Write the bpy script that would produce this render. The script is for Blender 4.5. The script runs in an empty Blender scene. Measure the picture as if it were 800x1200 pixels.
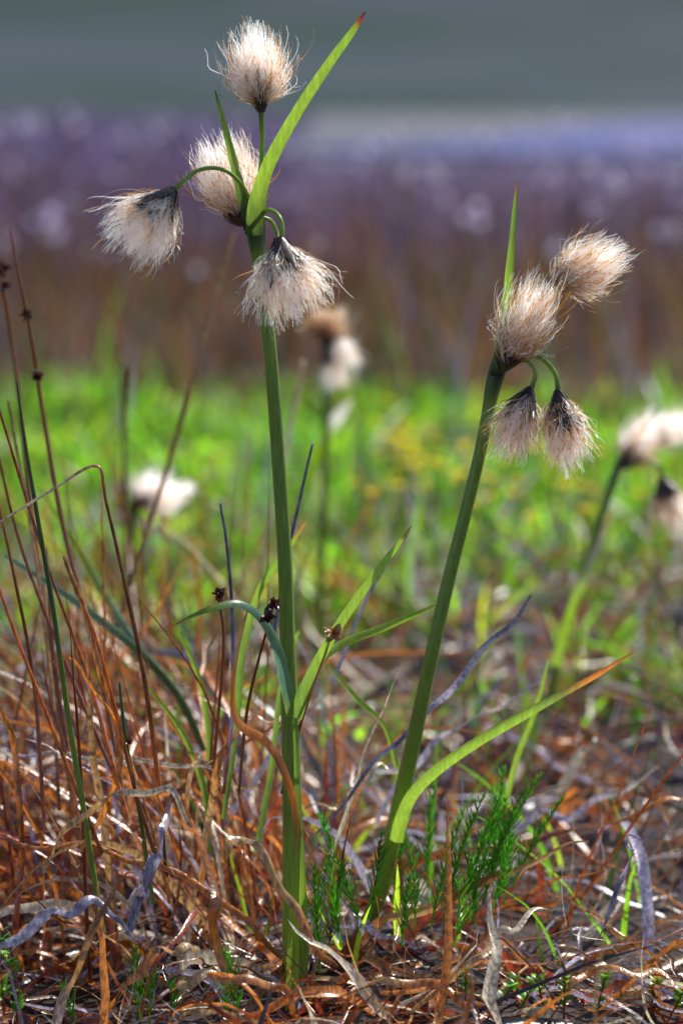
import bpy, math, numpy as np
from mathutils import Vector
rng = np.random.default_rng(11)
scene = bpy.context.scene
scene.view_settings.view_transform = 'Standard'
scene.view_settings.look = 'None'
scene.view_settings.exposure = 0

# ---------------------------------------------------------------- measuring
K = 0.0003
CAMH = 0.328
TILT = math.atan(480 * K)
CT, ST = math.cos(TILT), math.sin(TILT)
def P(px, py, y=0.0):
    """world point (metres) for a measured position on the vertical plane at depth y"""
    a = (px - 400) * K; b = (600 - py) * K
    ry = CT + b * ST; rz = -ST + b * CT
    t = (1 + y) / ry
    return np.array([a * t, y, CAMH + rz * t])

def gz(x, y):
    f = np.exp(-(np.asarray(y) / 4.0) ** 2)
    return (0.006 * np.sin(9 * x + 1.3) * np.cos(7 * y + 0.4) + 0.004 * np.sin(23 * x + 6 * y + 1)) * f

# ---------------------------------------------------------------- materials
def new_mat(name):
    m = bpy.data.materials.new(name); m.use_nodes = True
    nt = m.node_tree; nt.nodes.clear()
    return m, nt, nt.nodes, nt.links

def leaf_mat(name, trans=0.3, rough=0.45, spec=0.5, nscale=(250, 250, 250), nlo=0.6, nhi=1.3, bump=0.3, tscale=1.5):
    m, nt, N, L = new_mat(name)
    out = N.new('ShaderNodeOutputMaterial')
    at = N.new('ShaderNodeAttribute'); at.attribute_name = 'Col'
    tc = N.new('ShaderNodeTexCoord'); mp = N.new('ShaderNodeMapping'); mp.inputs['Scale'].default_value = nscale
    nz = N.new('ShaderNodeTexNoise'); nz.inputs['Scale'].default_value = 1.0; nz.inputs['Detail'].default_value = 4
    mr = N.new('ShaderNodeMapRange'); mr.inputs[1].default_value = 0.3; mr.inputs[2].default_value = 0.7
    mr.inputs[3].default_value = nlo; mr.inputs[4].default_value = nhi
    mul = N.new('ShaderNodeVectorMath'); mul.operation = 'SCALE'
    L.new(tc.outputs['Object'], mp.inputs[0]); L.new(mp.outputs[0], nz.inputs['Vector'])
    L.new(nz.outputs[0], mr.inputs[0]); L.new(at.outputs['Color'], mul.inputs[0]); L.new(mr.outputs[0], mul.inputs['Scale'])
    pb = N.new('ShaderNodeBsdfPrincipled'); pb.inputs['Roughness'].default_value = rough
    pb.inputs['Specular IOR Level'].default_value = spec
    L.new(mul.outputs[0], pb.inputs['Base Color'])
    if bump > 0:
        bp = N.new('ShaderNodeBump'); bp.inputs['Strength'].default_value = bump; bp.inputs['Distance'].default_value = 0.0005
        L.new(nz.outputs[0], bp.inputs['Height']); L.new(bp.outputs[0], pb.inputs['Normal'])
    if trans > 0:
        tr = N.new('ShaderNodeBsdfTranslucent'); mx = N.new('ShaderNodeMixShader'); mx.inputs[0].default_value = trans
        sc = N.new('ShaderNodeVectorMath'); sc.operation = 'SCALE'; sc.inputs['Scale'].default_value = tscale
        L.new(mul.outputs[0], sc.inputs[0]); L.new(sc.outputs[0], tr.inputs['Color'])
        L.new(pb.outputs[0], mx.inputs[1]); L.new(tr.outputs[0], mx.inputs[2]); L.new(mx.outputs[0], out.inputs[0])
    else:
        L.new(pb.outputs[0], out.inputs[0])
    return m

M_STEM = leaf_mat('stem_green', 0.15, 0.30, 0.7, (2200, 2200, 90), 0.65, 1.25, 0.4)
M_LEAF = leaf_mat('leaf_green', 0.5, 0.32, 0.6, (900, 900, 120), 0.75, 1.2, 0.25)
M_DEAD = leaf_mat('dead_leaf', 0.3, 0.27, 1.0, (700, 700, 250), 0.35, 1.4, 0.6, 1.35)
M_GRASS = leaf_mat('grass_green', 0.55, 0.45, 0.35, (60, 60, 60), 0.75, 1.25, 0, 1.6)
M_FAR = leaf_mat('far_vegetation', 0.3, 0.6, 0.25, (8, 8, 8), 0.7, 1.3, 0)
M_WOOL = leaf_mat('cotton_wool', 0.5, 0.3, 0.8, (300, 300, 300), 0.96, 1.03, 0, 1.75)
M_SCALE = leaf_mat('dark_scales', 0.1, 0.4, 0.5, (900, 900, 300), 0.6, 1.4, 0.3)

# ---------------------------------------------------------------- geometry accumulator
def nrm(v):
    return v / (np.linalg.norm(v, axis=-1, keepdims=True) + 1e-12)

class Acc:
    def __init__(s): s.V = []; s.Q = []; s.C = []; s.n = 0
    def grid(s, V, C, closed=False):
        # V (N,S,W,3) C (N,S,3)
        N, S, W, _ = V.shape
        idx = np.arange(N * S * W).reshape(N, S, W) + s.n
        if closed:
            nx = np.roll(idx, -1, axis=2)
            q = np.stack([idx[:, :-1, :], nx[:, :-1, :], nx[:, 1:, :], idx[:, 1:, :]], -1)
        else:
            q = np.stack([idx[:, :-1, :-1], idx[:, :-1, 1:], idx[:, 1:, 1:], idx[:, 1:, :-1]], -1)
        s.V.append(V.reshape(-1, 3)); s.Q.append(q.reshape(-1, 4))
        s.C.append(np.repeat(C[:, :, None, :], W, axis=2).reshape(-1, 3)); s.n += N * S * W
    def strips(s, pts, hw, side, col, fold=0.0):
        if col.ndim == 2: col = np.repeat(col[:, None, :], pts.shape[1], 1)
        l = pts - side * hw[..., None]; r = pts + side * hw[..., None]
        if fold:
            t = nrm(np.gradient(pts, axis=1)); n = nrm(np.cross(t, side))
            m = pts - n * (hw * fold)[..., None]
            s.grid(np.stack([l, m, r], 2), col)
        else:
            s.grid(np.stack([l, r], 2), col)
    def tubes(s, pts, rad, col, k=6, ref=None, ridge=0.0):
        if col.ndim == 2: col = np.repeat(col[:, None, :], pts.shape[1], 1)
        t = nrm(np.gradient(pts, axis=1))
        if ref is None:
            mt = np.abs(t.mean(1)); r = np.zeros_like(mt); r[np.arange(len(mt)), mt.argmin(1)] = 1; ref = r[:, None, :]
        a = nrm(np.cross(t, np.broadcast_to(ref, t.shape))); b = np.cross(t, a)
        an = np.arange(k) / k * 2 * np.pi
        rr = 1 + ridge * np.where(np.arange(k) % 2 == 0, 1, -1)
        off = (a[:, :, None, :] * np.cos(an)[None, None, :, None] + b[:, :, None, :] * np.sin(an)[None, None, :, None])
        s.grid(pts[:, :, None, :] + off * rad[:, :, None, None] * rr[None, None, :, None], col, True)
    def build(s, name, mat, parent=None, smooth=True):
        V = np.concatenate(s.V).astype(np.float32); Q = np.concatenate(s.Q).astype(np.int32); C = np.concatenate(s.C)
        me = bpy.data.meshes.new(name)
        me.vertices.add(len(V)); me.vertices.foreach_set('co', V.ravel())
        me.loops.add(Q.size); me.loops.foreach_set('vertex_index', Q.ravel())
        me.polygons.add(len(Q)); me.polygons.foreach_set('loop_start', np.arange(0, Q.size, 4, dtype=np.int32))
        me.update(calc_edges=True)
        if smooth: me.polygons.foreach_set('use_smooth', np.ones(len(Q), dtype=bool))
        ca = me.color_attributes.new('Col', 'FLOAT_COLOR', 'POINT')
        ca.data.foreach_set('color', np.concatenate([np.clip(C, 0, 1), np.ones((len(C), 1))], 1).astype(np.float32).ravel())
        me.materials.append(mat)
        ob = bpy.data.objects.new(name, me); scene.collection.objects.link(ob)
        if parent: ob.parent = parent
        return ob

def empty(name):
    e = bpy.data.objects.new(name, None); e.empty_display_size = 0.05; scene.collection.objects.link(e); return e

def cr(ctrl, n):
    c = np.array(ctrl, float); m = len(c)
    ext = np.vstack([2 * c[0] - c[1], c, 2 * c[-1] - c[-2]])
    u = np.linspace(0, m - 1 - 1e-9, n); i = u.astype(int); f = (u - i)[:, None]
    p0, p1, p2, p3 = ext[i], ext[i + 1], ext[i + 2], ext[i + 3]
    return 0.5 * (2 * p1 + (p2 - p0) * f + (2 * p0 - 5 * p1 + 4 * p2 - p3) * f ** 2 + (3 * p1 - p0 - 3 * p2 + p3) * f ** 3)

def ctrl3(rows):
    """rows (px,py,depth,width_px[,r,g,b]) -> pts, half width, colours"""
    out = []
    for r in rows:
        p = P(r[0], r[1], r[2]); out.append([*p, r[3] * K * (1 + r[2]) / 2, *r[4:]])
    return out

G1 = (0.20, 0.33, 0.05); G2 = (0.30, 0.48, 0.05); GD = (0.07, 0.13, 0.035); GB = (0.15, 0.30, 0.18)
DK = (0.035, 0.022, 0.028); BR = (0.30, 0.10, 0.03); OR = (0.70, 0.24, 0.04); TN = (0.62, 0.37, 0.16)
ST_ = (0.80, 0.69, 0.52); LV = (0.60, 0.54, 0.72); RD = (0.38, 0.07, 0.03); SL = (0.19, 0.18, 0.31)

def stem(acc, rows, n=80, k=16, ridge=0.035):
    a = cr(ctrl3(rows), n)
    acc.tubes(a[None, :, :3], np.maximum(a[None, :, 3], 5e-5), a[None, :, 4:7], k, ref=np.array([[[0, 1.0, 0]]]), ridge=ridge)

def leaf(acc, rows, n=50, face=(0.35, -1, 0.3), fold=0.35, twist=0.0, wav=0.0):
    a = cr(ctrl3(rows), n); pts = a[:, :3].copy()
    if wav:
        s = np.linspace(0, 1, n); pts[:, 1] += wav * np.sin(s * 17 + rng.random() * 6); pts[:, 2] += 0.4 * wav * np.sin(s * 23 + rng.random() * 6)
    t = nrm(np.gradient(pts, axis=0)); sd = nrm(np.cross(t, np.array(face)))
    if twist:
        tw = np.linspace(0, twist, n)[:, None]; nn = np.cross(t, sd); sd = sd * np.cos(tw) + nn * np.sin(tw)
    acc.strips(pts[None], np.maximum(a[None, :, 3], 3e-5), sd[None], a[None, :, 4:7], fold)

# ---------------------------------------------------------------- cotton heads
def cotton(hair, scl, b, t, W, n=1400, shape='ball', tan=0.16, dark=1.0, hw=0.00010, S=11):
    ax = t - b; L = np.linalg.norm(ax); a = ax / L
    ref = np.array([0, 1.0, 0]) if abs(a[1]) < 0.8 else np.array([1.0, 0, 0])
    u = nrm(np.cross(a, ref)); v = np.cross(a, u)
    ball = shape == 'ball'
    def prof(x):
        if ball:
            return np.sqrt(np.clip(1 - ((x - 0.58) / 0.50) ** 2, 0.02, 1))
        return np.where(x < 0.66, 0.40 + 0.60 * (x / 0.66) ** 0.8, np.sqrt(np.clip(1 - ((x - 0.66) / 0.46) ** 2, 0.02, 1)))
    lumps = rng.random(6) * 6.28
    x = 0.28 + 0.74 * rng.random(n) ** (0.85 if ball else 0.75)
    ph = rng.random(n) * 2 * np.pi
    r = W * prof(x) * rng.random(n) ** 0.45
    r = r * (1 + 0.16 * np.sin(2 * ph + lumps[0]) + 0.16 * np.sin(3 * ph + lumps[1] + 5 * x) + 0.09 * np.sin(7 * ph + lumps[4]))
    x = x * (1 + 0.09 * np.sin(2 * ph + lumps[2]) + 0.08 * np.sin(5 * ph + lumps[3]))
    za = x * L
    istan = rng.random(n) < tan
    st = rng.random(n) < 0.11
    r = np.where(st, r * (1.15 + 0.35 * rng.random(n)) + 0.12 * W, r); za = np.where(st, za * (1 + 0.12 * rng.random(n)), za)
    rad = u * np.cos(ph)[:, None] + v * np.sin(ph)[:, None]
    e = a * za[:, None] + rad * r[:, None]
    mg = max(n // 20, 4); gi = rng.integers(0, n, mg); ge = e[gi] * (1.0 + 0.18 * rng.random((mg, 1)))
    d = ((e[:, None, :] - ge[None]) ** 2).sum(-1); near = ge[d.argmin(1)]
    cl = (0.15 + 0.85 * rng.random(n))[:, None]; cl = np.where(st[:, None], 0.0, cl)
    e = e * (1 - cl) + near * cl
    z0 = L * (0.06 + 0.30 * rng.random(n)); r0 = W * 0.12
    p0 = a * z0[:, None] + rad * r0
    bul = 1.0 if ball else 0.80
    c = a * (z0 + (0.30 if ball else 0.40) * (za - z0))[:, None] + rad * (r * bul)[:, None] + rng.normal(0, 0.11 * W, (n, 3))
    e = np.where(istan[:, None], p0 + (e - p0) * (0.65 + 0.5 * rng.random((n, 1))) + rad * (0.25 * W * rng.random((n, 1))), e)
    s = np.linspace(0, 1, S)[None, :, None]
    pts = p0[:, None] * (1 - s) ** 2 + 2 * c[:, None] * s * (1 - s) + e[:, None] * s ** 2
    amp = np.where(istan, 0.075, 0.045)[:, None, None] * L
    f = (3 + 9 * rng.random((n, 1, 1))); q = rng.random((n, 1, 1)) * 6.28
    pts = pts + amp * s * (np.sin(f * s + q) * u + np.cos(f * s * 0.9 + 2 * q) * v + 0.4 * np.sin(f * 1.3 * s + q) * a)
    pts = pts + b
    tt = nrm(np.gradient(pts, axis=1)); s1 = nrm(np.cross(tt, nrm(rad[:, None] + 0.6 * rng.normal(size=(n, 1, 3)))))
    col = np.array([0.965, 0.96, 0.955]) * (0.96 + 0.04 * rng.random((n, 1)))
    tcol = np.array([0.62, 0.32, 0.06]) * (0.35 + 0.8 * rng.random((n, 1)))
    col = np.where(istan[:, None], tcol, col)
    col = np.repeat(col[:, None, :], S, 1)
    k = np.clip(1 - s * 2.2, 0, 1) * (0.85 if ball else 0.55); col = col * (1 - k) + np.array([0.46, 0.26, 0.07]) * k
    w = np.where(istan, 1.3, 1.0)[:, None] * hw * (1 - 0.6 * np.linspace(0, 1, S)[None] ** 2)
    hair.strips(pts, w, s1, col)
    # scales: dark papery cup around the base
    m = 36
    ph = np.arange(m) * 2.4 + rng.random(); lv = np.linspace(0, 1, m)
    rad = u * np.cos(ph)[:, None] + v * np.sin(ph)[:, None]
    S2 = 7; s2 = np.linspace(0, 1, S2)
    ln = L * (0.27 + 0.22 * rng.random(m)) * dark
    zst = -0.02 * L + lv * 0.10 * L * dark
    flare = 0.60 if not ball else 0.40
    rr = W * (0.10 + flare * s2 ** 0.9)[None] * (0.75 + 0.45 * rng.random((m, 1)))
    pts = b + a * (zst[:, None] + ln[:, None] * s2[None])[..., None] + rad[:, None] * rr[..., None]
    sd = np.repeat(nrm(np.cross(a, rad))[:, None], S2, 1)
    ww = W * 0.13 * (np.sin(np.pi * (0.25 + 0.75 * s2)) ** 0.8)[None] * np.ones((m, 1)) + 1e-5
    cc = np.array([0.060, 0.040, 0.038]) * (0.5 + 1.2 * rng.random((m, 1)))
    scl.strips(pts, ww, sd, cc, 0.3)
    s3 = np.linspace(0, 1, 9); pc = b + a * (s3 * 0.36 * L * dark - 0.02 * L)[:, None]
    scl.tubes(pc[None], (W * 0.17 * np.sin(np.pi * (0.12 + 0.86 * s3)))[None], np.full((1, 9, 3), 0.03), 8)

# ================================================================ PLANT 1
pl = empty('cottongrass_plant')
a = Acc()
stem(a, [(345, 1200, 0.0, 25, *G1), (343, 1120, 0.0, 25, *G2), (343, 1040, 0, 24, *G2), (342, 940, 0, 22, *G1), (340, 850, 0, 21, *G1), (337, 760, 0, 18, *G1),
         (334, 660, 0, 17, *G1), (327, 550, 0, 16, *G1), (319, 440, 0, 15.5, *G1), (310, 350, 0, 15.5, *G1), (304, 305, 0, 17, *G1),
         (301, 285, 0, 20, *GD), (299, 262, 0, 22, *DK), (298, 243, 0, 15, *DK), (300, 225, 0, 6, *DK)], 140)
stem(a, [(300, 245, 0, 8, *GD), (305, 205, -.002, 6, *G2), (307, 165, -.003, 6, *G2), (306, 128, -.003, 7, *GD)], 24, 10, 0)
stem(a, [(296, 250, 0, 7, *GD), (284, 218, -.01, 5, *G2), (262, 199, -.018, 5, *G2), (234, 199, -.022, 5, *G2), (213, 214, -.024, 5, *G2), (200, 226, -.025, 7, *GD)], 40, 10, 0)
stem(a, [(303, 252, 0, 7, *GD), (316, 246, -.01, 5, *G2), (327, 254, -.015, 5, *G2), (331, 270, -.017, 5, *G2), (328, 284, -.017, 7, *GD)], 30, 10, 0)
stem(a, [(300, 255, 0, 7, *GD), (316, 258, .002, 5, *G2), (324, 272, .004, 5, *G2), (326, 290, .0, 5, *GD)], 20, 10, 0)
stem(a, [(296, 250, 0, 8, *GD), (288, 238, .006, 8, *GD), (279, 243, .010, 7, *DK)], 14, 10, 0)
a.build('stem', M_STEM, pl)
a = Acc()
leaf(a, [(297, 275, -.004, 22, *GD), (300, 245, -.006, 22, *G1), (308, 210, -.008, 17, *G2), (325, 172, -.010, 15, *G2), (352, 125, -.012, 13, *G2), (385, 75, -.014, 11, *G2), (412, 38, -.015, 8, *G2), (421, 24, -.015, 5, *RD), (428, 14, -.015, 1.5, *DK)], 60, fold=0.5)
leaf(a, [(292, 268, -.003, 14, *DK), (285, 235, -.006, 14, *GD), (275, 195, -.008, 11, *G1), (265, 155, -.008, 8, *G1), (257, 125, -.008, 5, *G1), (252, 106, -.008, 1.5, *GD)], 40, fold=0.6)
a.build('bracts', M_LEAF, pl)
a = Acc()
leaf(a, [(346, 840, -.006, 18, *G1), (358, 805, -.008, 15, *G1), (378, 765, -.01, 13, *G2), (402, 725, -.012, 12, *G2), (440, 672, -.014, 10, *G2), (465, 640, -.016, 7, *G2), (482, 616, -.017, 1.5, *OR)], 50, face=(-0.2, -1, 0.5), fold=0.4)
leaf(a, [(348, 835, .004, 12, *G1), (372, 780, .01, 10, *G1), (400, 755, .02, 10, *G2), (450, 735, .03, 9, *G2), (490, 718, .035, 6, *G2), (518, 705, .04, 2, *TN)], 50, fold=0.7)
leaf(a, [(343, 838, -.006, 16, *G1), (334, 800, -.008, 16, *GB), (325, 760, -.012, 15, *GB), (306, 725, -.018, 14, *GB), (280, 708, -.024, 12, *GB), (252, 712, -.03, 9, *G1), (225, 722, -.034, 5, *G1), (200, 735, -.037, 1.5, *OR)], 60, face=(0.2, -0.8, 0.8), fold=0.4)
leaf(a, [(342, 1190, -.018, 22, *G2), (343, 1120, -.020, 20, *G2), (345, 1060, -.022, 16, *G2), (347, 1010, -.024, 14, *G1), (348, 975, -.026, 14, 0.3, 0.2, 0.05), (343, 935, -.028, 13, *OR), (328, 893, -.03, 13, *BR), (310, 868, -.032, 13, *OR), (288, 855, -.034, 13, *OR), (275, 838, -.036, 12, *OR), (273, 800, -.036, 9, *OR), (280, 755, -.036, 7, *TN), (290, 715, -.036, 3, *BR)], 110, face=(0.9, -1, 0.25), fold=0.25, twist=0.3)
leaf(a, [(352, 1190, -.005, 12, *TN), (356, 1120, -.006, 12, *G1), (354, 1040, -.008, 11, *G2), (350, 960, -.008, 9, *G1), (347, 890, -.008, 6, *G1), (344, 840, -.007, 2, *G1)], 50)
a.build('leaves', M_LEAF, pl)
h = Acc(); s = Acc()
cotton(h, s, P(306, 130, -.003), P(297, 34, -.003), 35 * K, 1800, 'ball', 0.20, 1.1)
h.build('cotton_head_1', M_WOOL, pl); h = Acc()
cotton(h, s, P(286, 262, .010), P(255, 164, .012), 43 * K, 2300, 'ball', 0.23, 0.4)
h.build('cotton_head_2', M_WOOL, pl); h = Acc()
cotton(h, s, P(203, 222, -.025), P(147, 296, -.03), 40 * K, 2000, 'brush', 0.17, 1.15)
h.build('cotton_head_3', M_WOOL, pl); h = Acc()
cotton(h, s, P(327, 280, -.017), P(342, 373, -.022), 44 * K, 2100, 'brush', 0.20, 1.2)
h.build('cotton_head_4', M_WOOL, pl)
s.build('spikelet_scales', M_SCALE, pl)

# ================================================================ PLANT 2
pl = empty('cottongrass_plant')
a = Acc()
stem(a, [(375, 1150, .04, 14, *BR), (392, 1132, .042, 16, *BR), (420, 1098, .045, 17, 0.12, 0.10, 0.05), (442, 1055, .045, 19, *G1), (456, 1000, .043, 20, *G2), (468, 945, .04, 20, *G2), (484, 870, .035, 18, *G1), (503, 780, .03, 16.5, *G1),
         (523, 690, .03, 15.5, *G1), (543, 610, .03, 14.5, *G1), (560, 540, .03, 14, *G1), (571, 485, .03, 14.5, *G1), (577, 455, .03, 18, *GD), (584, 430, .03, 20, *DK), (591, 408, .03, 13, *DK), (596, 395, .03, 6, *DK)], 130)
stem(a, [(590, 425, .03, 8, *GD), (604, 420, .026, 5, *G2), (620, 425, .024, 5, *G2), (627, 438, .022, 5, *G2), (621, 458, .022, 7, *GD)], 30, 10, 0)
stem(a, [(592, 420, .03, 8, *GD), (612, 416, .03, 5.5, *G2), (634, 420, .028, 5.5, *G2), (650, 438, .026, 5.5, *G2), (654, 462, .026, 7, *GD)], 30, 10, 0)
stem(a, [(594, 412, .03, 7, *GD), (615, 370, .042, 5, *G2), (636, 342, .046, 6, *GD)], 20, 10, 0)
a.build('stem', M_STEM, pl)
a = Acc()
leaf(a, [(581, 440, .026, 16, *DK), (586, 410, .024, 14, *G1), (592, 370, .022, 12, *G2), (596, 325, .022, 11, *G2), (600, 280, .022, 8, *G1), (603, 240, .022, 5, *G1), (606, 212, .022, 1.5, *RD)], 40, fold=0.6)
a.build('bract', M_LEAF, pl)
a = Acc()
leaf(a, [(463, 985, .032, 18, *G2), (478, 940, .028, 15, *G2), (505, 908, .022, 14, *G2), (555, 872, .014, 13, *G2), (610, 840, .008, 12, *G2), (660, 812, .002, 9, 0.25, 0.26, 0.06), (700, 790, -.002, 7, *OR), (742, 764, -.006, 1.5, *BR)], 60, face=(0.1, -0.9, 0.6), fold=0.6)
leaf(a, [(380, 1150, .03, 14, *BR), (430, 1090, .03, 13, *BR), (480, 1070, .02, 12, *TN), (560, 1040, .01, 11, *BR), (640, 1000, .01, 5, *TN), (690, 985, .01, 2, *TN)], 60, face=(0, -0.8, 0.7), wav=0.002)
leaf(a, [(440, 1080, .05, 12, *GD), (425, 1110, .03, 14, *BR), (395, 1150, .02, 12, *DK)], 20)
a.build('leaves', M_LEAF, pl)
h = Acc(); s = Acc()
cotton(h, s, P(590, 432, .025), P(636, 330, .022), 37 * K, 1900, 'ball', 0.32, 0.5)
h.build('cotton_head_1', M_WOOL, pl); h = Acc()
cotton(h, s, P(640, 338, .046), P(728, 293, .045), 33 * K, 1700, 'ball', 0.30, 0.9)
h.build('cotton_head_2', M_WOOL, pl); h = Acc()
cotton(h, s, P(621, 455, .022), P(592, 533, .018), 32 * K, 1500, 'brush', 0.32, 1.1)
h.build('cotton_head_3', M_WOOL, pl); h = Acc()
cotton(h, s, P(653, 458, .026), P(668, 547, .02), 32 * K, 1500, 'brush', 0.28, 1.2)
h.build('cotton_head_4', M_WOOL, pl)
s.build('spikelet_scales', M_SCALE, pl)

# ================================================================ other cottongrass plants, behind
def back_plant(stemrows, heads, peds, leaves=()):
    pl = empty('cottongrass_plant')
    a = Acc(); stem(a, stemrows, 50, 10)
    for p in peds: stem(a, p, 16, 8, 0)
    a.build('stem', M_STEM, pl)
    h = Acc(); s = Acc()
    for (b, t, W, shp, tan) in heads:
        cotton(h, s, P(*b), P(*t), W * K * (1 + b[2]), 600, shp, tan, 0.8, 0.00018, 8)
    h.build('cotton_heads', M_WOOL, pl); s.build('spikelet_scales', M_SCALE, pl)
    if leaves:
        a = Acc()
        for l in leaves: leaf(a, l, 30)
        a.build('leaves', M_LEAF, pl)
back_plant([(372, 780, .62, 12, *G1), (378, 640, .62, 9, *G1), (382, 520, .62, 9, *G1), (382, 440, .62, 9, *GD), (380, 405, .62, 9, *DK)],
           [((382, 408, .62), (398, 362, .62), 24, 'ball', .6), ((392, 395, .61), (412, 428, .60), 20, 'brush', .1), ((384, 415, .61), (396, 456, .60), 18, 'brush', .15), ((376, 398, .62), (374, 362, .62), 18, 'ball', .7)],
           [[(380, 410, .62, 6, *GD), (388, 392, .62, 6, *GD), (394, 400, .61, 6, *GD)]])
back_plant([(642, 840, .42, 12, *G1), (655, 760, .42, 11, *G1), (680, 680, .42, 10, *G1), (706, 600, .42, 10, *G1), (722, 552, .42, 10, *GD), (730, 535, .42, 8, *DK)],
           [((728, 548, .42), (772, 486, .42), 28, 'ball', .25), ((752, 520, .44), (815, 488, .44), 23, 'ball', .1), ((775, 560, .41), (795, 625, .41), 25, 'brush', .2)],
           [[(728, 545, .42, 6, *GD), (750, 540, .42, 5, *G2), (770, 545, .41, 5, *G2), (777, 562, .41, 5, *G2)], [(728, 545, .42, 6, *GD), (740, 530, .43, 5, *G2), (755, 518, .44, 5, *G2)]],
           [[(650, 780, .41, 12, *G2), (675, 700, .40, 12, *G2), (700, 640, .39, 9, 0.5, 0.5, 0.35), (715, 600, .38, 2, *TN)]])
back_plant([(168, 850, .50, 10, *G1), (160, 740, .50, 9, *G1), (155, 660, .50, 9, *G1), (156, 600, .50, 9, *GD), (158, 588, .5, 8, *DK)],
           [((154, 596, .50), (196, 552, .50), 24, 'ball', .12), ((160, 592, .49), (222, 572, .48), 20, 'ball', .08)],
           [[(156, 600, .5, 6, *GD), (158, 585, .5, 6, *GD)]])

# ================================================================ helper growth
def grow(base, L, phi, th0, curl, S=9, wob=0.08, phw=0.12, minz=0.0015):
    N = len(L); q = np.linspace(0, 1, S - 1)[None]
    th = th0[:, None] + curl[:, None] * q + np.cumsum(rng.normal(0, wob, (N, S - 1)), 1)
    ph = phi[:, None] + np.cumsum(rng.normal(0, phw, (N, S - 1)), 1)
    d = np.stack([np.sin(th) * np.cos(ph), np.sin(th) * np.sin(ph), np.cos(th)], -1) * (L[:, None, None] / (S - 1))
    pts = np.concatenate([np.zeros((N, 1, 3)), np.cumsum(d, 1)], 1) + base[:, None]
    g = gz(pts[..., 0], pts[..., 1]) + minz
    pts[..., 2] = np.where(pts[..., 2] < g, g + rng.random((N, 1)) * 0.004, pts[..., 2])
    ph = np.concatenate([ph, ph[:, -1:]], 1)
    side = np.stack([-np.sin(ph), np.cos(ph), np.zeros_like(ph)], -1)
    t = nrm(np.gradient(pts, axis=1))
    tw = (rng.normal(0, 0.6, N)[:, None] + rng.normal(0, 0.9, N)[:, None] * np.linspace(0, 1, S)[None])[..., None]
    nn = nrm(np.cross(t, side)); side = side * np.cos(tw) + nn * np.sin(tw)
    return pts, side
def pick(pal, w, N, jit=0.3):
    pal = np.array(pal); w = np.array(w, float); i = rng.choice(len(pal), N, p=w / w.sum())
    return pal[i] * (1 - jit + 2 * jit * rng.random((N, 1)))
def taper(w, S, p=2.5, base=1.0):
    s = np.linspace(0, 1, S)[None]
    return w[:, None] * (base + (1 - base) * np.minimum(1, s * 4)) * (1 - s ** p) + 2e-5
def bases(N, x0, x1, y0, y1, z=0.0):
    x = x0 + (x1 - x0) * rng.random(N); y = y0 + (y1 - y0) * rng.random(N)
    return np.stack([x, y, gz(x, y) + z], -1)

PAL = [OR, BR, TN, ST_, LV, SL, RD, DK]
# ---------------- leaf litter
a = Acc(); U = rng.random
N = 7500; b = bases(N, -0.75, 0.75, -0.40, 1.3); b[:, 2] += 0.008 * U(N) ** 2
L = 0.03 + 0.10 * U(N); p, sd = grow(b, L, U(N) * 6.28, 1.25 + 0.35 * U(N), rng.normal(0.2, 0.8, N), 9, 0.16, 0.22)
a.strips(p, taper(0.0004 + 0.0021 * U(N) ** 2, 9), sd, pick(PAL, [2.8, 5, 2.5, 1.8, 2.8, 2.6, 2.6, 8], N, .4), 0.4)
# arching clumps, gathered in tussocks with darker gaps between
N = 3200; b = bases(N, -0.6, 0.6, 0.03, 0.95)
cl = np.sin(b[:, 0] * 31 + 2 * np.sin(b[:, 1] * 13)) + np.sin(b[:, 1] * 27 + b[:, 0] * 9) + rng.normal(0, .5, N) > 0.2; b = b[cl]; N = len(b); L = 0.04 + 0.09 * U(N)
p, sd = grow(b, L, U(N) * 6.28, 0.4 + 0.8 * U(N), 0.9 + 1.6 * U(N), 12, 0.17, 0.28)
a.strips(p, taper(0.0006 + 0.0023 * U(N) ** 2, 12), sd, pick(PAL, [5.5, 5.5, 4.5, 3.2, 3, 1.4, 2.4, 1.5], N, .4), 0.5)
N = 560; b = bases(N, -0.3, 0.3, -0.12, 0.05); L = 0.03 + 0.06 * U(N)
p, sd = grow(b, L, U(N) * 6.28, 0.7 + 0.7 * U(N), 0.7 + 1.4 * U(N), 12, 0.22, 0.34)
a.strips(p, taper(0.0006 + 0.0024 * U(N) ** 2, 12), sd, pick(PAL, [7, 5, 6, 3.5, 2.6, 1.3, 2.4, 1.4], N, .4), 0.5)
# tuft of dead leaves round the left plant and the left edge
N = 380; b = bases(N, -0.20, 0.0, 0.03, 0.36); L = 0.06 + 0.11 * U(N)
p, sd = grow(b, L, rng.normal(2.6, 1.0, N), 0.1 + 0.5 * U(N), 0.4 + 1.8 * U(N), 14, 0.11, 0.2)
a.strips(p, taper(0.0007 + 0.0020 * U(N) ** 1.5, 14), sd, pick(PAL, [8, 5, 3, 2, 1.5, 1, 2, .7], N, .35), 0.5)
# thin wiry filaments
N = 2300; b = bases(N, -0.6, 0.6, -0.30, 1.0); b[:, 2] += 0.010 * U(N) ** 2; L = 0.03 + 0.08 * U(N)
p, sd = grow(b, L, U(N) * 6.28, 0.9 + 0.8 * U(N), rng.normal(0.6, 1.0, N), 12, 0.22, 0.28)
a.strips(p, taper(0.00018 + 0.0002 * U(N), 12), sd, pick(PAL, [2, 3, 3, 4, 4, 1, 1, 1], N))
a.build('dead_grass_litter', M_DEAD)
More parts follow.
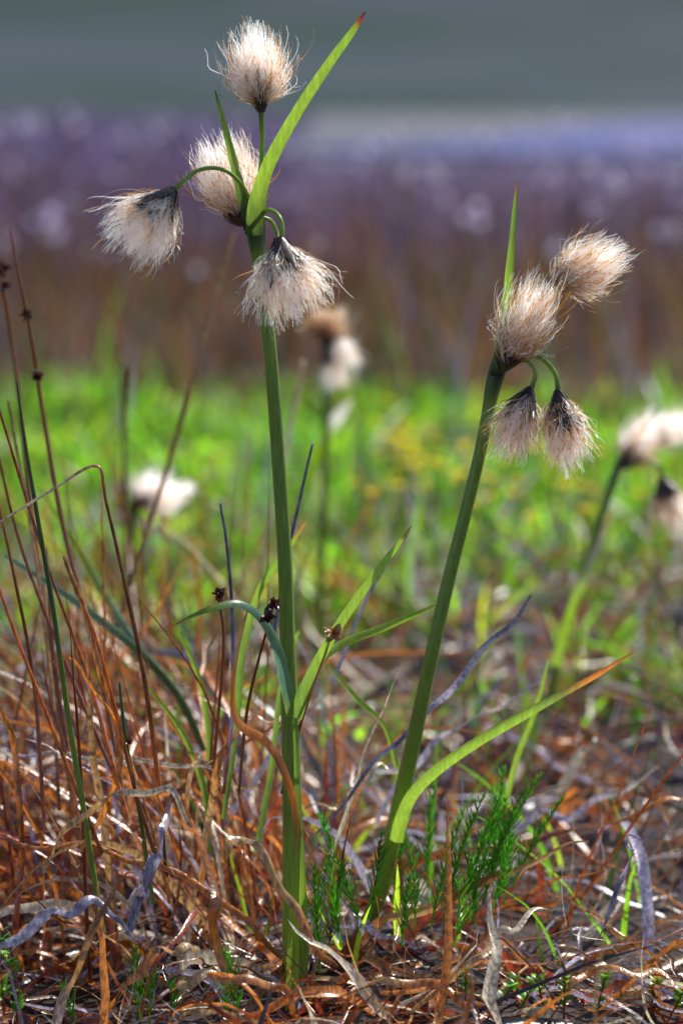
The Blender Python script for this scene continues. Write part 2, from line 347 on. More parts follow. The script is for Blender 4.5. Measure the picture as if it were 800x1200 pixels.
# hand-placed curled dead leaves around the plant bases
a = Acc()
dl = [
 [(262, 1010, -.05, 8, *OR), (272, 988, -.05, 12, *TN), (300, 990, -.05, 13, *TN), (332, 1045, -.05, 12, *TN), (362, 1095, -.05, 11, *OR), (395, 1140, -.05, 5, *BR)],
 [(50, 1028, -.03, 4, *TN), (72, 980, -.03, 8, *TN), (125, 938, -.03, 9, *TN), (190, 925, -.03, 8, *ST_), (225, 965, -.03, 5, *TN)],
 [(150, 1090, -.04, 8, *SL), (172, 1035, -.04, 16, *SL), (188, 985, -.04, 15, *LV), (200, 935, -.03, 4, *BR)],
 [(272, 1165, -.03, 10, *OR), (250, 1090, -.03, 16, *OR), (252, 1040, -.02, 15, *BR), (222, 960, -.01, 12, *OR), (225, 905, 0, 8, *TN), (250, 888, .01, 2, *TN)],
 [(390, 1205, -.06, 8, *BR), (450, 1168, -.06, 10, *OR), (560, 1135, -.05, 9, *OR), (680, 1118, -.04, 7, *BR), (805, 1092, -.03, 5, *RD)],
 [(-10, 985, .0, 6, *RD), (80, 992, .0, 7, *OR), (170, 1010, .0, 8, *OR), (265, 1060, -.01, 9, *OR), (330, 1120, -.01, 6, *BR)],
 [(0, 878, .06, 5, *LV), (100, 888, .05, 5, *ST_), (220, 897, .04, 5, *ST_), (300, 925, .03, 3, *TN)],
 [(610, 950, .22, 9, *LV), (650, 925, .22, 12, *ST_), (690, 875, .22, 8, *ST_), (700, 868, .22, 2, *TN)],
 [(622, 700, .06, 3, *SL), (580, 748, .06, 9, *SL), (530, 805, .05, 10, *LV), (480, 855, .04, 9, *SL), (430, 905, .03, 6, *SL), (370, 980, .02, 4, *SL)],
 [(-20, 1120, -.05, 12, *LV), (60, 1075, -.05, 14, *LV), (115, 1060, -.05, 12, *SL), (160, 1100, -.05, 4, *SL)],
 [(430, 1010, .1, 6, *OR), (520, 1000, .1, 8, *BR), (640, 985, .1, 9, *BR), (760, 945, .1, 8, *OR), (820, 935, .1, 4, *OR)],
 [(60, 1210, -.06, 15, *LV), (80, 1160, -.06, 14, *TN), (130, 1050, -.05, 12, *BR), (175, 1005, -.05, 3, *TN)],
 [(690, 1120, -.02, 4, *SL), (720, 1050, -.02, 6, *SL), (740, 1000, -.02, 6, *LV), (735, 985, -.02, 3, *SL), (765, 975, -.02, 2, *SL)],
 [(480, 1190, -.06, 6, *TN), (560, 1120, -.06, 11, *TN), (600, 1085, -.05, 10, *ST_), (650, 1060, -.04, 3, *TN)],
 [(210, 1150, -.07, 14, *TN), (260, 1145, -.07, 12, *TN), (330, 1160, -.07, 10, *OR), (350, 1200, -.07, 5, *BR)],
 [(355, 945, .06, 5, *TN), (400, 940, .06, 7, *TN), (440, 900, .06, 6, *ST_), (470, 905, .06, 2, *TN)],
 [(95, 1000, .0, 5, *OR), (140, 900, .0, 8, *OR), (120, 790, .0, 7, *OR), (75, 650, .0, 3, *BR)],
 [(200, 1060, .0, 7, *OR), (175, 960, .0, 9, *BR), (145, 870, .0, 9, *OR), (100, 790, .0, 6, *OR), (60, 770, .0, 2, *BR)],
 [(235, 1040, .02, 7, *OR), (245, 960, .02, 9, *TN), (262, 880, .02, 9, *OR), (300, 840, .02, 6, *TN), (330, 850, .02, 2, *BR)],
 [(20, 1090, .02, 7, *RD), (25, 960, .02, 8, *BR), (10, 850, .02, 7, *OR), (-20, 790, .02, 3, *OR)],
 [(440, 960, .12, 5, *LV), (500, 880, .12, 8, *LV), (560, 840, .12, 8, *ST_), (640, 800, .12, 3, *LV)],
 [(560, 1010, .15, 5, *LV), (620, 960, .15, 9, *LV), (680, 950, .15, 9, *LV), (770, 900, .15, 3, *ST_)],
 [(400, 1180, -.06, 5, *OR), (440, 1150, -.06, 10, *TN), (520, 1160, -.06, 11, *OR), (580, 1195, -.06, 6, *BR)],
 [(640, 1180, -.05, 5, *TN), (690, 1140, -.05, 10, *OR), (760, 1140, -.05, 10, *TN), (820, 1170, -.05, 5, *BR)],
 [(120, 1190, -.06, 6, *OR), (170, 1130, -.06, 12, *OR), (215, 1110, -.06, 11, *TN), (250, 1150, -.06, 4, *BR)],
]
for r in dl: leaf(a, r, 60, face=(rng.normal(0.3, .3), -0.6, 0.9), fold=0.45, twist=rng.normal(0, 0.9), wav=0.003)
a.build('curled_dead_leaves', M_DEAD)
# ---------------- standing dead stalks
a = Acc()
st = [
 [(0, 612, -.02, 3, *ST_), (60, 575, -.02, 3.5, *ST_), (113, 546, -.02, 4, *TN), (125, 590, -.02, 4, *BR), (150, 700, -.02, 5, *BR), (170, 800, -.02, 6, *BR), (188, 930, -.02, 6, *OR)],
 [(275, 272, .35, 3, *TN), (245, 370, .33, 5, *TN), (205, 520, .3, 6, *BR), (160, 660, .25, 6, *BR), (100, 860, .2, 6, *BR)],
 [(75, 650, -.02, 3, *TN), (110, 740, -.02, 4, *OR), (135, 830, -.02, 5, *OR), (160, 930, -.02, 5, *BR), (185, 1010, -.02, 6, *BR)],
 [(-5, 465, .03, 3, *RD), (30, 580, .03, 4, *RD), (62, 680, .02, 4, *BR), (105, 800, .02, 5, *OR), (150, 960, 0, 6, *OR)],
 [(-5, 520, .05, 3, *BR), (25, 640, .05, 4, *BR), (70, 760, .04, 5, *RD), (130, 900, .02, 5, *BR)],
 [(258, 590, .02, 3, *SL), (266, 640, .02, 4, *SL), (272, 720, .02, 4.5, *SL), (272, 840, .02, 5, *LV), (262, 930, .02, 5, *BR)],
 [(366, 520, .04, 3, *SL), (350, 590, .04, 4, *SL), (335, 660, .04, 4, *SL), (318, 760, .03, 4, *SL)],
 [(356, 422, .45, 4, *ST_), (340, 500, .45, 7, *ST_), (320, 590, .42, 7, *ST_), (295, 720, .4, 6, *TN)],
 [(150, 430, .4, 4, *BR), (146, 520, .4, 5, *BR), (150, 640, .38, 5, *BR), (165, 780, .3, 5, *BR)],
 [(10, 470, .12, 3, *BR), (40, 640, .1, 4, *TN), (60, 800, .08, 5, *TN), (70, 950, .06, 5, *BR)],
 [(480, 620, .1, 3, *SL), (430, 700, .1, 4, *LV), (390, 800, .1, 5, *LV)],
 [(-8, 560, .02, 3, *OR), (18, 680, .02, 4, *BR), (40, 800, .02, 5, *BR), (52, 960, .01, 5, *RD)],
 [(-30, 600, .0, 3, *BR), (10, 720, .0, 4, *OR), (60, 850, .0, 5, *OR), (120, 1000, .0, 5, *BR)],
 [(55, 640, .08, 3, *TN), (62, 760, .08, 4, *BR), (80, 880, .07, 5, *BR), (95, 980, .05, 5, *BR)],
]
for r in st: stem(a, r, 50, 7, 0)
N = 150; b = bases(N, -0.20, -0.03, 0.02, 0.5); L = 0.07 + 0.13 * U(N)
p, sd = grow(b, L, math.pi + rng.normal(0, 1.2, N), 0.08 + 0.4 * U(N), rng.normal(0.1, 0.3, N), 12, 0.03, 0.1)
a.tubes(p, taper(0.0004 + 0.0005 * U(N), 12, 3), pick([OR, BR, RD, TN, SL], [4, 4, 2, 3, 1], N), 5)
N = 160; b = bases(N, 0.0, 0.5, 0.05, 0.9); L = 0.05 + 0.10 * U(N)
p, sd = grow(b, L, U(N) * 6.28, 0.1 + 0.6 * U(N), rng.normal(0.3, 0.4, N), 12, 0.04, 0.1)
a.tubes(p, taper(0.0004 + 0.0005 * U(N), 12, 3), pick([OR, BR, LV, TN, SL], [2, 3, 3, 2, 3], N), 5)
a.build('dead_stalks', M_DEAD)
# ---------------- rushes with dark flower clusters
def rush(rows, buds, mat=M_STEM):
    e = empty('rush_plant'); a = Acc(); stem(a, rows, 60, 8, 0); a.build('stem', mat, e)
    if buds:
        a = Acc()
        for (px, py, y, r, c) in buds:
            m = 26; c0 = P(px, py, y); R = r * K * (1 + y)
            d = nrm(rng.normal(size=(m, 3)) + np.array([0, 0, .3])); s = np.linspace(0, 1, 5)
            pts = c0 + d[:, None] * (s * R)[None, :, None] * (0.6 + 0.6 * rng.random((m, 1, 1)))
            sd = nrm(np.cross(d, rng.normal(size=(m, 3))))[:, None].repeat(5, 1)
            a.strips(pts, (R * 0.28 * np.sin(np.pi * (0.15 + 0.85 * s)))[None].repeat(m, 0) + 1e-5, sd, np.array(c) * (0.5 + rng.random((m, 1))), 0.5)
        a.build('flower_clusters', M_DEAD, e)
DB = (0.10, 0.03, 0.025); MB = (0.48, 0.24, 0.09)
rush([(20, 447, -.01, 2, *GD), (30, 520, -.01, 4, *GD), (45, 610, -.01, 5.5, *GD), (62, 710, -.01, 6, *GD), (82, 850, -.01, 7, *G1), (100, 960, -.01, 7, *G1), (120, 1090, -.01, 7, *G1)], [])
rush([(12, 270, .12, 2, *RD), (22, 320, .12, 4, *BR), (38, 400, .12, 5, *BR), (50, 480, .12, 5, *BR), (75, 620, .11, 6, *BR), (120, 800, .08, 6, *BR), (150, 960, .05, 6, *BR)], [(31, 368, .12, 10, DB), (45, 440, .12, 11, DB)])
rush([(-22, 250, .16, 2, *RD), (2, 330, .16, 4, *BR), (18, 430, .16, 5, *BR), (40, 620, .14, 6, *BR), (80, 900, .1, 6, *BR)], [(1, 316, .16, 14, DB), (6, 335, .16, 8, DB)])
rush([(390, 745, -.01, 3, *BR), (372, 790, -.01, 3, *TN), (352, 850, 0, 3.5, *BR), (330, 930, 0, 4, *BR)], [(391, 743, -.022, 15, MB)])
rush([(321, 708, -.01, 3, *DB), (312, 740, -.01, 3, *DB), (290, 830, .01, 4, *BR), (280, 930, .01, 4, *BR)], [(321, 708, -.02, 11, DB), (314, 724, -.02, 11, DB)])
rush([(256, 698, .03, 3, *DB), (262, 760, .03, 4, *BR), (250, 900, .03, 4, *BR)], [(257, 697, .03, 11, DB)])
rush([(140, 800, .0, 3, *GD), (148, 870, .0, 5, *GD), (165, 960, .0, 5, *GD), (180, 1060, 0, 5, *G1)], [(149, 870, .0, 8, DB)])
rush([(145, 425, .5, 3, *GD), (146, 520, .5, 5, *GD), (150, 700, .5, 6, *GD)], [])
# ---------------- green grass
a = Acc()
gl = [
 [(5, 650, .12, 4, *GB), (60, 685, .12, 9, *GB), (120, 728, .11, 10, *GB), (175, 775, .1, 10, *GD), (215, 825, .09, 9, *GD), (240, 880, .08, 5, *GD)],
 [(45, 570, .2, 3, *G2), (95, 650, .2, 9, *G2), (150, 740, .18, 10, *GB), (205, 810, .15, 10, *GD), (245, 890, .12, 8, *GD)],
 [(358, 612, .03, 2, *OR), (340, 640, .03, 6, *G2), (305, 690, .03, 8, *G2), (285, 760, .03, 9, *G1), (275, 860, .03, 9, *G1), (262, 960, .02, 6, *G1)],
 [(350, 740, .03, 3, *G2), (330, 800, .03, 6, *G1), (318, 900, .03, 7, *G1), (300, 1000, .02, 7, *G1)],
 [(385, 780, .08, 3, *G2), (420, 820, .08, 7, *G2), (450, 850, .08, 6, *G2), (465, 900, .08, 6, *G2)],
 [(130, 600, .6, 4, *ST_), (180, 620, .58, 12, *ST_), (230, 650, .56, 10, *G2), (255, 670, .55, 4, *G2)],
 [(642, 775, .1, 2, *G2), (628, 830, .1, 6, *G2), (605, 890, .1, 7, *G2), (590, 950, .1, 7, *G2)],
 [(412, 468, .7, 4, *ST_), (395, 490, .7, 14, 0.85, 0.85, 0.8), (380, 515, .7, 12, *G2), (350, 590, .7, 9, *GD)],
 [(210, 740, .1, 3, *G2), (235, 800, .1, 7, *G2), (245, 880, .1, 7, *G1), (240, 960, .1, 6, *G1)],
 [(170, 800, .06, 3, *G2), (215, 860, .06, 7, *G2), (240, 930, .06, 8, *G1), (245, 1000, .05, 6, *G1)],
]
for r in gl: leaf(a, r, 40, fold=0.5, face=(0.2, -.9, .5))
GR = [(0.27, 0.62, 0.02), (0.16, 0.42, 0.02), (0.46, 0.68, 0.03), (0.06, 0.16, 0.03), (0.58, 0.55, 0.08)]
N = 900; b = bases(N, -0.6, 0.6, 0.0, 0.95); cl = (np.sin(b[:, 0] * 19 + 1) + np.sin(b[:, 1] * 17) + rng.normal(0, .5, N) + b[:, 1]) > 0.1; b = b[cl]; N = len(b)
L = 0.03 + 0.06 * U(N); p, sd = grow(b, L, U(N) * 6.28, 0.1 + 0.5 * U(N), 0.2 + 0.6 * U(N), 9, 0.05, 0.08)
a.strips(p, taper(0.0005 + 0.0009 * U(N), 9), sd, pick(GR[:4], [3, 3, 2, 2], N), 0.5)
a.build('green_grass', M_LEAF)
a = Acc()
N = 36000; b = bases(N, -1.3, 1.3, 0.45, 2.15)
dens = 1.6 * np.sin(b[:, 0] * 13 + b[:, 1] * 2) * np.sin(b[:, 1] * 8 + 1) + 0.9 * np.sin(b[:, 1] * 15 + 1 - b[:, 0] * 7) + 0.85 + rng.normal(0, .5, N) + np.clip((b[:, 1] - .80) * 2.5, -2.0, 1.0)
b = b[dens > 0.3]; N = len(b)
L = 0.015 + 0.055 * U(N) ** 2; p, sd = grow(b, L, U(N) * 6.28, 0.15 + 0.8 * U(N), 0.3 + 0.8 * U(N), 6, 0.05, 0.08)
tone = (0.9 + 0.6 * np.sin(b[:, 0] * 23 + 2) * np.sin(b[:, 1] * 16))[:, None]
a.strips(p, taper(0.0008 + 0.0020 * U(N), 6), sd, tone * pick(GR + [LV, TN, ST_], [7, 4, 4, 3, 1, .2, .3, .2], N, .4), 0.4)
N = 700; b = bases(N, -1.3, 1.3, 0.6, 2.4); L = np.minimum(0.07 + 0.13 * U(N), 0.05 + 0.08 * b[:, 1])
p, sd = grow(b, L, U(N) * 6.28, 0.05 + 0.3 * U(N), 0.2 + 0.3 * U(N), 9, 0.03, 0.08)
a.strips(p, taper(0.0009 + 0.0011 * U(N), 9), sd, pick([(0.04, .10, .03), (0.2, .45, .03), BR, (.15, .06, .03), SL], [4, 2.5, 1, 3.5, 1], N), 0.4)
a.build('meadow_grass', M_GRASS)
a = Acc()   # pale dead blades through the green
N = 1000; b = bases(N, -1.3, 1.3, 0.25, 2.2); L = 0.03 + 0.06 * U(N)
p, sd = grow(b, L, U(N) * 6.28, 0.8 + 0.8 * U(N), 0.3 + 0.8 * U(N), 8, 0.08, 0.1, 0.01)
a.strips(p, taper(0.0012 + 0.0028 * U(N) ** 2, 8), sd, pick([LV, ST_, (0.80, .78, .90), BR], [3, 2, 2.5, 1.5], N), 0.3)
a.build('bleached_grass', M_DEAD)
# ---------------- horsetails
HG = (0.21, 0.52, 0.04)
def horsetail(specs):
    e = empty('horsetail_patch'); a = Acc()
    for (px, py, y, hgt, lean) in specs:
        b = P(px, py, y); H = hgt * K * (1 + y); n = max(int(hgt / 9), 4)
        dirv = nrm(np.array([lean + rng.normal(0, .10), rng.normal(0, .15), 1.0])); S = n + 1; s = np.linspace(0, 1, S)
        bend = np.array([rng.normal(0, .16), rng.normal(0, .1), 0]) * H
        pts = b + dirv * (s * H)[:, None] + bend * (s ** 2)[:, None]
        sh = 0.7 + 0.5 * rng.random()
        a.tubes(pts[None], (0.00045 * (1 - 0.7 * s))[None], np.array([HG]) * sh, 6)
        for i in range(2, n):
            m = rng.integers(3, 6); ph = rng.random() * 6.28 + np.arange(m) * 6.28 / m
            rad = np.stack([np.cos(ph), np.sin(ph), 0 * ph], -1); l = K * (32 - 14 * s[i]) * (0.4 + .9 * rng.random(m)) * min(1.0, (1 - s[i]) * 2 + .35)
            q = np.linspace(0, 1, 4)[None, :, None]
            bp = pts[i] + (dirv * 0.85 + rad * 0.46)[:, None] * q * l[:, None, None] + dirv * 0.15 * (q ** 2) * l[:, None, None]
            a.tubes(bp, np.array([[.00026, .00028, .00022, .00007]]).repeat(m, 0), sh * np.array([HG]).repeat(m, 0) * (0.6 + .6 * rng.random((m, 1))), 5)
    a.build('shoots', M_LEAF, e)
hs = [(540, 1060, .02, 150, .25), (560, 1040, .025, 150, .3), (580, 1020, .04, 140, .22), (505, 1085, .01, 140, .1), (520, 1080, .01, 175, -.05), (485, 1090, .01, 115, .15),
      (575, 1070, .01, 110, .35), (425, 1090, .01, 150, -.18), (432, 1080, .02, 120, .05), (400, 1110, -.01, 120, -.12), (555, 1090, .0, 110, .1), (600, 1040, .03, 130, .4),
      (470, 1110, .0, 90, .1), (530, 1110, -.01, 90, .3), (385, 1120, .0, 120, .08), (375, 1140, -.02, 140, -.1), (460, 1060, .05, 130, .1), (500, 1040, .04, 120, -.1),
      (590, 1060, .03, 140, .1), (550, 1080, .02, 150, .12), (370, 1100, .03, 100, -.2), (565, 1060, .02, 150, .2)]
horsetail(hs)
horsetail([(165, 1195, -.04, 90, -.05), (175, 1205, -.05, 80, .1), (280, 1200, -.05, 95, .0), (195, 1210, -.04, 70, .3), (270, 1205, -.04, 70, -.2), (90, 1215, -.05, 65, -.3)])
horsetail([(620, 900, .3, 80, .1), (560, 860, .35, 60, 0), (740, 880, .3, 60, .1), (210, 900, .2, 80, .1), (190, 880, .25, 60, -.1), (330, 900, .2, 70, 0)])
# ---------------- tiny leafy shoots in the foreground
e = empty('dwarf_shrub_seedlings'); a = Acc(); b2 = Acc()
for (px, py, hgt) in [(600, 1200, 60), (640, 1195, 65), (618, 1190, 50), (570, 1195, 55), (545, 1180, 40), (660, 1205, 70), (10, 1150, 60), (25, 1165, 50), (5, 1190, 50), (695, 1200, 60), (780, 1200, 60), (760, 1190, 50), (20, 1200, 40)]:
    y = -0.05 + rng.normal(0, .01); b = P(px, py, y); s = np.linspace(0, 1, 7); H = hgt * K
    d = nrm(np.array([rng.normal(0, .3), rng.normal(0, .2), 1])); pts = b + d * (s * H)[:, None]
    a.tubes(pts[None], np.full((1, 7), .0004), np.array([RD]) * .8, 5)
    m = 14; f = rng.random(m) * .7 + .3; ph = np.arange(m) * 2.4
    rad = nrm(np.stack([np.cos(ph), np.sin(ph), 0.7 + 0 * ph], -1)); q = np.linspace(0, 1, 6)
    lp = (b + d[None] * (f * H)[:, None])[:, None] + rad[:, None] * (q * .0038)[None, :, None]
    sd = nrm(np.cross(rad, np.array([0, 0, 1.0])))[:, None].repeat(6, 1)
    b2.strips(lp, (.0013 * np.sin(np.pi * (0.08 + .9 * q)))[None].repeat(m, 0), sd, pick([HG, (0.2, .4, .05), (0.1, .25, .06)], [1, 1, 1], m), .3)
a.build('twigs', M_DEAD, e); b2.build('leaflets', M_LEAF, e)

# ---------------- yellow flowers (blurred patch)
e = empty('yellow_flower_patch'); a = Acc(); st_ = Acc()
n = 84
cx = np.concatenate([.085 + rng.normal(0, .022, n // 3), .04 + rng.normal(0, .012, n // 3), .15 + rng.normal(0, .025, n // 3)]); cy = 1.12 + rng.normal(0, .16, n); cz = 0.050 + 0.032 * rng.random(n) + gz(cx, cy)
cen = np.stack([cx, cy, cz], -1)
zz = np.linspace(0, 1, 4)[None, :, None]
st_.tubes(np.stack([cx, cy, 0 * cz], -1)[:, None] * (1 - zz) + cen[:, None] * zz, np.full((n, 4), .0006), np.tile([[.1, .22, .03]], (n, 1)), 5)
for i in range(n):
    m = 7; ph = np.arange(m) * 6.28 / m; rad = nrm(np.stack([np.cos(ph), np.sin(ph), .5 + 0 * ph], -1)); q = np.linspace(0, 1, 5)
    a.strips(cen[i] + rad[:, None] * (q * .006)[None, :, None], (.0028 * np.sin(np.pi * (.1 + .85 * q)))[None].repeat(m, 0), nrm(np.cross(rad, [0, 0, 1.0]))[:, None].repeat(5, 1), np.tile([[.88, .74, .05]], (m, 1)))
a.build('petals', M_LEAF, e); st_.build('stems', M_LEAF, e)

# ---------------- brown rush / heath zone and far field
a = Acc()
def field(N, x0, x1, y0, y1, l0, l1, w, pal, wt, short=False, S=6):
    b = bases(N, x0, x1, y0, y1)
    L = l0 + (l1 - l0) * U(N)
    if short: L = np.where((b[:, 0] > -0.2) & (b[:, 1] > 6), L * 0.35, L)
    wet = (b[:, 0] > -0.4) & (b[:, 1] > 13.5 ); k = ~wet; b = b[k]; L = L[k]; N = len(L)
    p, sd = grow(b, L, U(N) * 6.28, 0.03 + 0.4 * U(N), 0.1 + 0.7 * U(N), S, 0.05, 0.08)
    tone = (0.8 + 0.5 * np.sin(b[:, 0] * 11 + 2) * np.sin(b[:, 1] * 5 + b[:, 0] * 3))[:, None]
    a.strips(p, taper(w * (0.6 + .8 * U(N)), S), sd, tone * pick(pal, wt, N), 0.3)
BROWNS = [(0.13, 0.05, 0.03), (0.32, 0.13, 0.045), (0.20, 0.14, 0.25), (0.12, .18, .04), (0.50, .30, .15)]
PUR = [(0.12, 0.08, 0.17), (0.22, 0.17, 0.36), (0.22, .10, .09), (0.38, .32, .56), (.07, .06, .07)]  # lavender shade and haze of the far field put into the blade colours
field(9000, -1.8, 1.8, 1.85, 4.2, .04, .19, .0016, BROWNS, [5, 4, 2, 2, 1])
field(13000, -3, 3, 4.0, 9, .08, .24, .0022, PUR, [3, 3, 5, 1, 1.5], True)
field(12000, -5, 5, 9, 15, .10, .26, .0035, PUR, [3, 5, 2, 2, .7], True)
field(12000, -14, 4, 15, 45, .15, .30, .007, PUR, [3, 5, 1, 2, 1], True)
a.build('heath_grass', M_FAR)
# distant cotton heads on stalks
h = Acc(); a = Acc()
N = 210; y = 2.8 + 7.6 * U(N) ** 0.9; x = (U(N) - .5) * 0.5 * (1 + y) * 1.2
hz = .10 + .20 * U(N); hz = np.where((x > .3) & (y > 6), .12 + .14 * U(N), hz); hz = np.where(y < 4, hz * .8, hz)
top = np.stack([x + rng.normal(0, .01, N), y, hz], -1); base = np.stack([x, y, gz(x, y)], -1)
zz = np.linspace(0, 1, 5)[None, :, None]
a.tubes(base[:, None] * (1 - zz) + top[:, None] * zz, np.full((N, 5), .0014), np.tile([[.1, .14, .04]], (N, 1)), 5)
m = 40
for i in range(N):
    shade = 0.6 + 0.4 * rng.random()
    for kk in range(rng.integers(1, 4)):
        c0 = top[i] + rng.normal(0, .018, 3) * (kk > 0); R = .0105
        d = nrm(rng.normal(size=(m, 3))); q = np.linspace(0, 1, 4)
        pts = c0 + d[:, None] * (q * R)[None, :, None] * (.7 + .5 * rng.random((m, 1, 1))) - np.array([0, 0, .004])[None, None] * (q ** 2)[None, :, None]
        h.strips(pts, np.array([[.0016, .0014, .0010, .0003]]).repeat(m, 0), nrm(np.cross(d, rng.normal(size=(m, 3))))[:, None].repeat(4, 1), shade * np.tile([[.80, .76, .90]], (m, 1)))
e = empty('distant_cottongrass'); h.build('cotton_heads', M_WOOL, e); a.build('stems', M_FAR, e)

# ================================================================ ground
def ground():
    ux = np.linspace(-1, 1, 181); X = np.sign(ux) * (np.abs(ux) * 1.2 + np.abs(ux) ** 6 * 700)
    uy = np.linspace(0, 1, 260); Y = -1.6 + uy * 6 + uy ** 7 * 700
    Y = np.concatenate([[-300, -60, -10, -3], Y])
    xx, yy = np.meshgrid(X, Y, indexing='ij'); zz = gz(xx, yy) * (np.abs(xx) < 6)
    near = (np.abs(xx) < 1.2) & (yy < 3)
    zz = zz + near * rng.normal(0, .0012, xx.shape)
    A = Acc(); V = np.stack([xx, yy, zz], -1)[None]; A.grid(V, np.full((1, len(X), 3), .5))
    m, nt, N, L = new_mat('ground_soil')
    out = N.new('ShaderNodeOutputMaterial'); pb = N.new('ShaderNodeBsdfPrincipled'); pb.inputs['Roughness'].default_value = .85
    tc = N.new('ShaderNodeTexCoord'); sp = N.new('ShaderNodeSeparateXYZ'); L.new(tc.outputs['Object'], sp.inputs[0])
    n1 = N.new('ShaderNodeTexNoise'); n1.inputs['Scale'].default_value = 2.5; n1.inputs['Detail'].default_value = 5; L.new(tc.outputs['Object'], n1.inputs['Vector'])
    ma = N.new('ShaderNodeMath'); ma.operation = 'MULTIPLY_ADD'; ma.inputs[1].default_value = 1.0; L.new(n1.outputs[0], ma.inputs[0]); L.new(sp.outputs['Y'], ma.inputs[2])
    mr = N.new('ShaderNodeMapRange'); mr.inputs[1].default_value = 0; mr.inputs[2].default_value = 20; L.new(ma.outputs[0], mr.inputs[0])
    rp = N.new('ShaderNodeValToRGB'); r = rp.color_ramp
    pts = [(0, (.030, .017, .015, 1)), (.06, (.045, .025, .02, 1)), (.085, (.06, .12, .015, 1)), (.12, (.06, .13, .015, 1)), (.15, (.05, .03, .018, 1)), (.30, (.09, .05, .05, 1)), (.6, (.14, .11, .22, 1)), (1, (.11, .12, .15, 1))]  # violet far stop carries the same painted lavender shade
    while len(r.elements) < len(pts): r.elements.new(.5)
    for el, (p_, c_) in zip(r.elements, pts): el.position = p_; el.color = c_
    L.new(mr.outputs[0], rp.inputs[0])
    n2 = N.new('ShaderNodeTexNoise'); n2.inputs['Scale'].default_value = 120; n2.inputs['Detail'].default_value = 8; L.new(tc.outputs['Object'], n2.inputs['Vector'])
    m2 = N.new('ShaderNodeMapRange'); m2.inputs[1].default_value = .3; m2.inputs[2].default_value = .7; m2.inputs[3].default_value = .35; m2.inputs[4].default_value = 1.7; L.new(n2.outputs[0], m2.inputs[0])
    sc = N.new('ShaderNodeVectorMath'); sc.operation = 'SCALE'; L.new(rp.outputs[0], sc.inputs[0]); L.new(m2.outputs[0], sc.inputs['Scale']); L.new(sc.outputs[0], pb.inputs['Base Color'])
    bp = N.new('ShaderNodeBump'); bp.inputs['Strength'].default_value = .8; bp.inputs['Distance'].default_value = .004; L.new(n2.outputs[0], bp.inputs['Height']); L.new(bp.outputs[0], pb.inputs['Normal'])
    L.new(pb.outputs[0], out.inputs[0]); A.build('ground', m)
ground()
# hillside
def hill():
    X = np.linspace(-500, 500, 90); Y = np.linspace(75, 520, 60); xx, yy = np.meshgrid(X, Y, indexing='ij')
    f = np.clip((yy - 75) / 330, 0, 1); f = f * f * (3 - 2 * f)
    zz = -0.3 + f * (62 + 10 * np.sin(xx * .012 + 1) + 6 * np.sin(xx * .03)) + f * 1.5 * np.sin(xx * .11 + yy * .07)
    A = Acc(); A.grid(np.stack([xx, yy, zz], -1)[None], np.full((1, len(X), 3), .5))
    m, nt, N, L = new_mat('hill_hazed_heather')
    out = N.new('ShaderNodeOutputMaterial'); pb = N.new('ShaderNodeBsdfPrincipled'); pb.inputs['Roughness'].default_value = 1; pb.inputs['Specular IOR Level'].default_value = .1
    tc = N.new('ShaderNodeTexCoord'); n1 = N.new('ShaderNodeTexNoise'); n1.inputs['Scale'].default_value = .06; n1.inputs['Detail'].default_value = 3; L.new(tc.outputs['Object'], n1.inputs['Vector'])
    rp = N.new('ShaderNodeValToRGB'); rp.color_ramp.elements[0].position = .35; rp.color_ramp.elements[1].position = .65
    rp.color_ramp.elements[0].color = (.042, .070, .064, 1); rp.color_ramp.elements[1].color = (.072, .094, .118, 1)  # blue-grey distance haze is mixed into the heath colours
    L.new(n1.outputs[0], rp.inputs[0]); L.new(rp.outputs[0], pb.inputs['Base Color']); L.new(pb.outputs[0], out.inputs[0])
    A.build('hill', m)
hill()
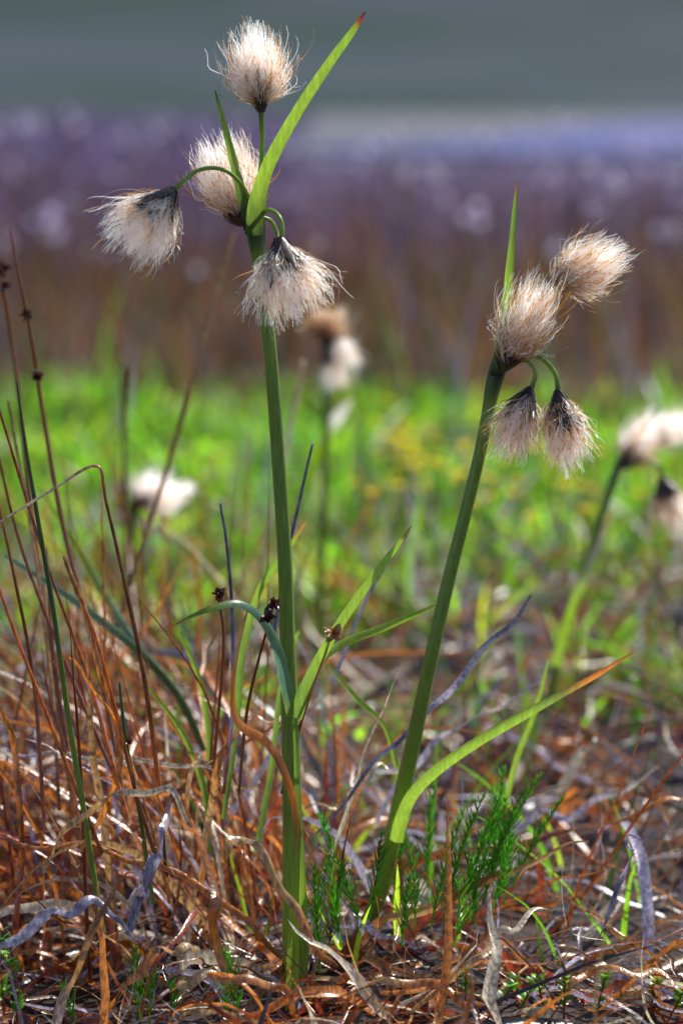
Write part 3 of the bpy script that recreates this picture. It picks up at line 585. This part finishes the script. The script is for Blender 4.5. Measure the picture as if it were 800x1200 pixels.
# lake
def lake():
    near = [(-.6, 17.5), (.3, 16.2), (1.2, 15.6), (2.2, 15.0), (4, 14.4), (8, 13.5), (14, 13)]
    far = [(-.5, 18.5), (.4, 20), (1.2, 24), (2.4, 31), (5, 46), (9, 60), (24, 68)]
    n = len(near); me = bpy.data.meshes.new('lake')
    V = [(x, y, .03) for x, y in near] + [(x, y, .03) for x, y in far]
    F = [(i, i + 1, n + i + 1, n + i) for i in range(n - 1)]
    me.from_pydata(V, [], F); me.update()
    m, nt, N, L = new_mat('lake_water')
    out = N.new('ShaderNodeOutputMaterial'); pb = N.new('ShaderNodeBsdfPrincipled'); pb.inputs['Roughness'].default_value = .3
    pb.inputs['Base Color'].default_value = (.11, .11, .36, 1)  # reflected sky painted in as a blue-violet base colour
    tc = N.new('ShaderNodeTexCoord'); n1 = N.new('ShaderNodeTexNoise'); n1.inputs['Scale'].default_value = 6; L.new(tc.outputs['Object'], n1.inputs['Vector'])
    bp = N.new('ShaderNodeBump'); bp.inputs['Strength'].default_value = 1; bp.inputs['Distance'].default_value = .08; L.new(n1.outputs[0], bp.inputs['Height']); L.new(bp.outputs[0], pb.inputs['Normal'])
    L.new(pb.outputs[0], out.inputs[0]); me.materials.append(m)
    ob = bpy.data.objects.new('lake', me); scene.collection.objects.link(ob)
lake()

# ================================================================ light
AZ, EL = math.radians(42), math.radians(43)
sv = Vector((math.sin(AZ) * math.cos(EL), math.cos(AZ) * math.cos(EL), math.sin(EL)))
sl = bpy.data.lights.new('sun', 'SUN'); sl.energy = 5.0; sl.angle = math.radians(.5); sl.color = (1, .95, .86)
so = bpy.data.objects.new('sun', sl); so.rotation_euler = sv.to_track_quat('Z', 'Y').to_euler(); so.location = (2, 3, 4); scene.collection.objects.link(so)
w = bpy.data.worlds.new('World'); scene.world = w; w.use_nodes = True
nt = w.node_tree; bg = nt.nodes['Background']; sky = nt.nodes.new('ShaderNodeTexSky'); sky.sky_type = 'NISHITA'; sky.sun_disc = False
sky.sun_elevation = EL; sky.sun_rotation = AZ; nt.links.new(sky.outputs[0], bg.inputs[0]); bg.inputs[1].default_value = .115

# ================================================================ camera
cd = bpy.data.cameras.new('camera'); co = bpy.data.objects.new('camera', cd); scene.collection.objects.link(co)
co.location = (0, -1, CAMH); co.rotation_euler = (math.radians(90) - TILT, 0, 0)
cd.lens = 100; cd.sensor_width = 36; cd.sensor_fit = 'AUTO'; cd.clip_start = .02; cd.clip_end = 2000
cd.dof.use_dof = True; cd.dof.focus_distance = 1.005; cd.dof.aperture_fstop = 8.5
scene.camera = co
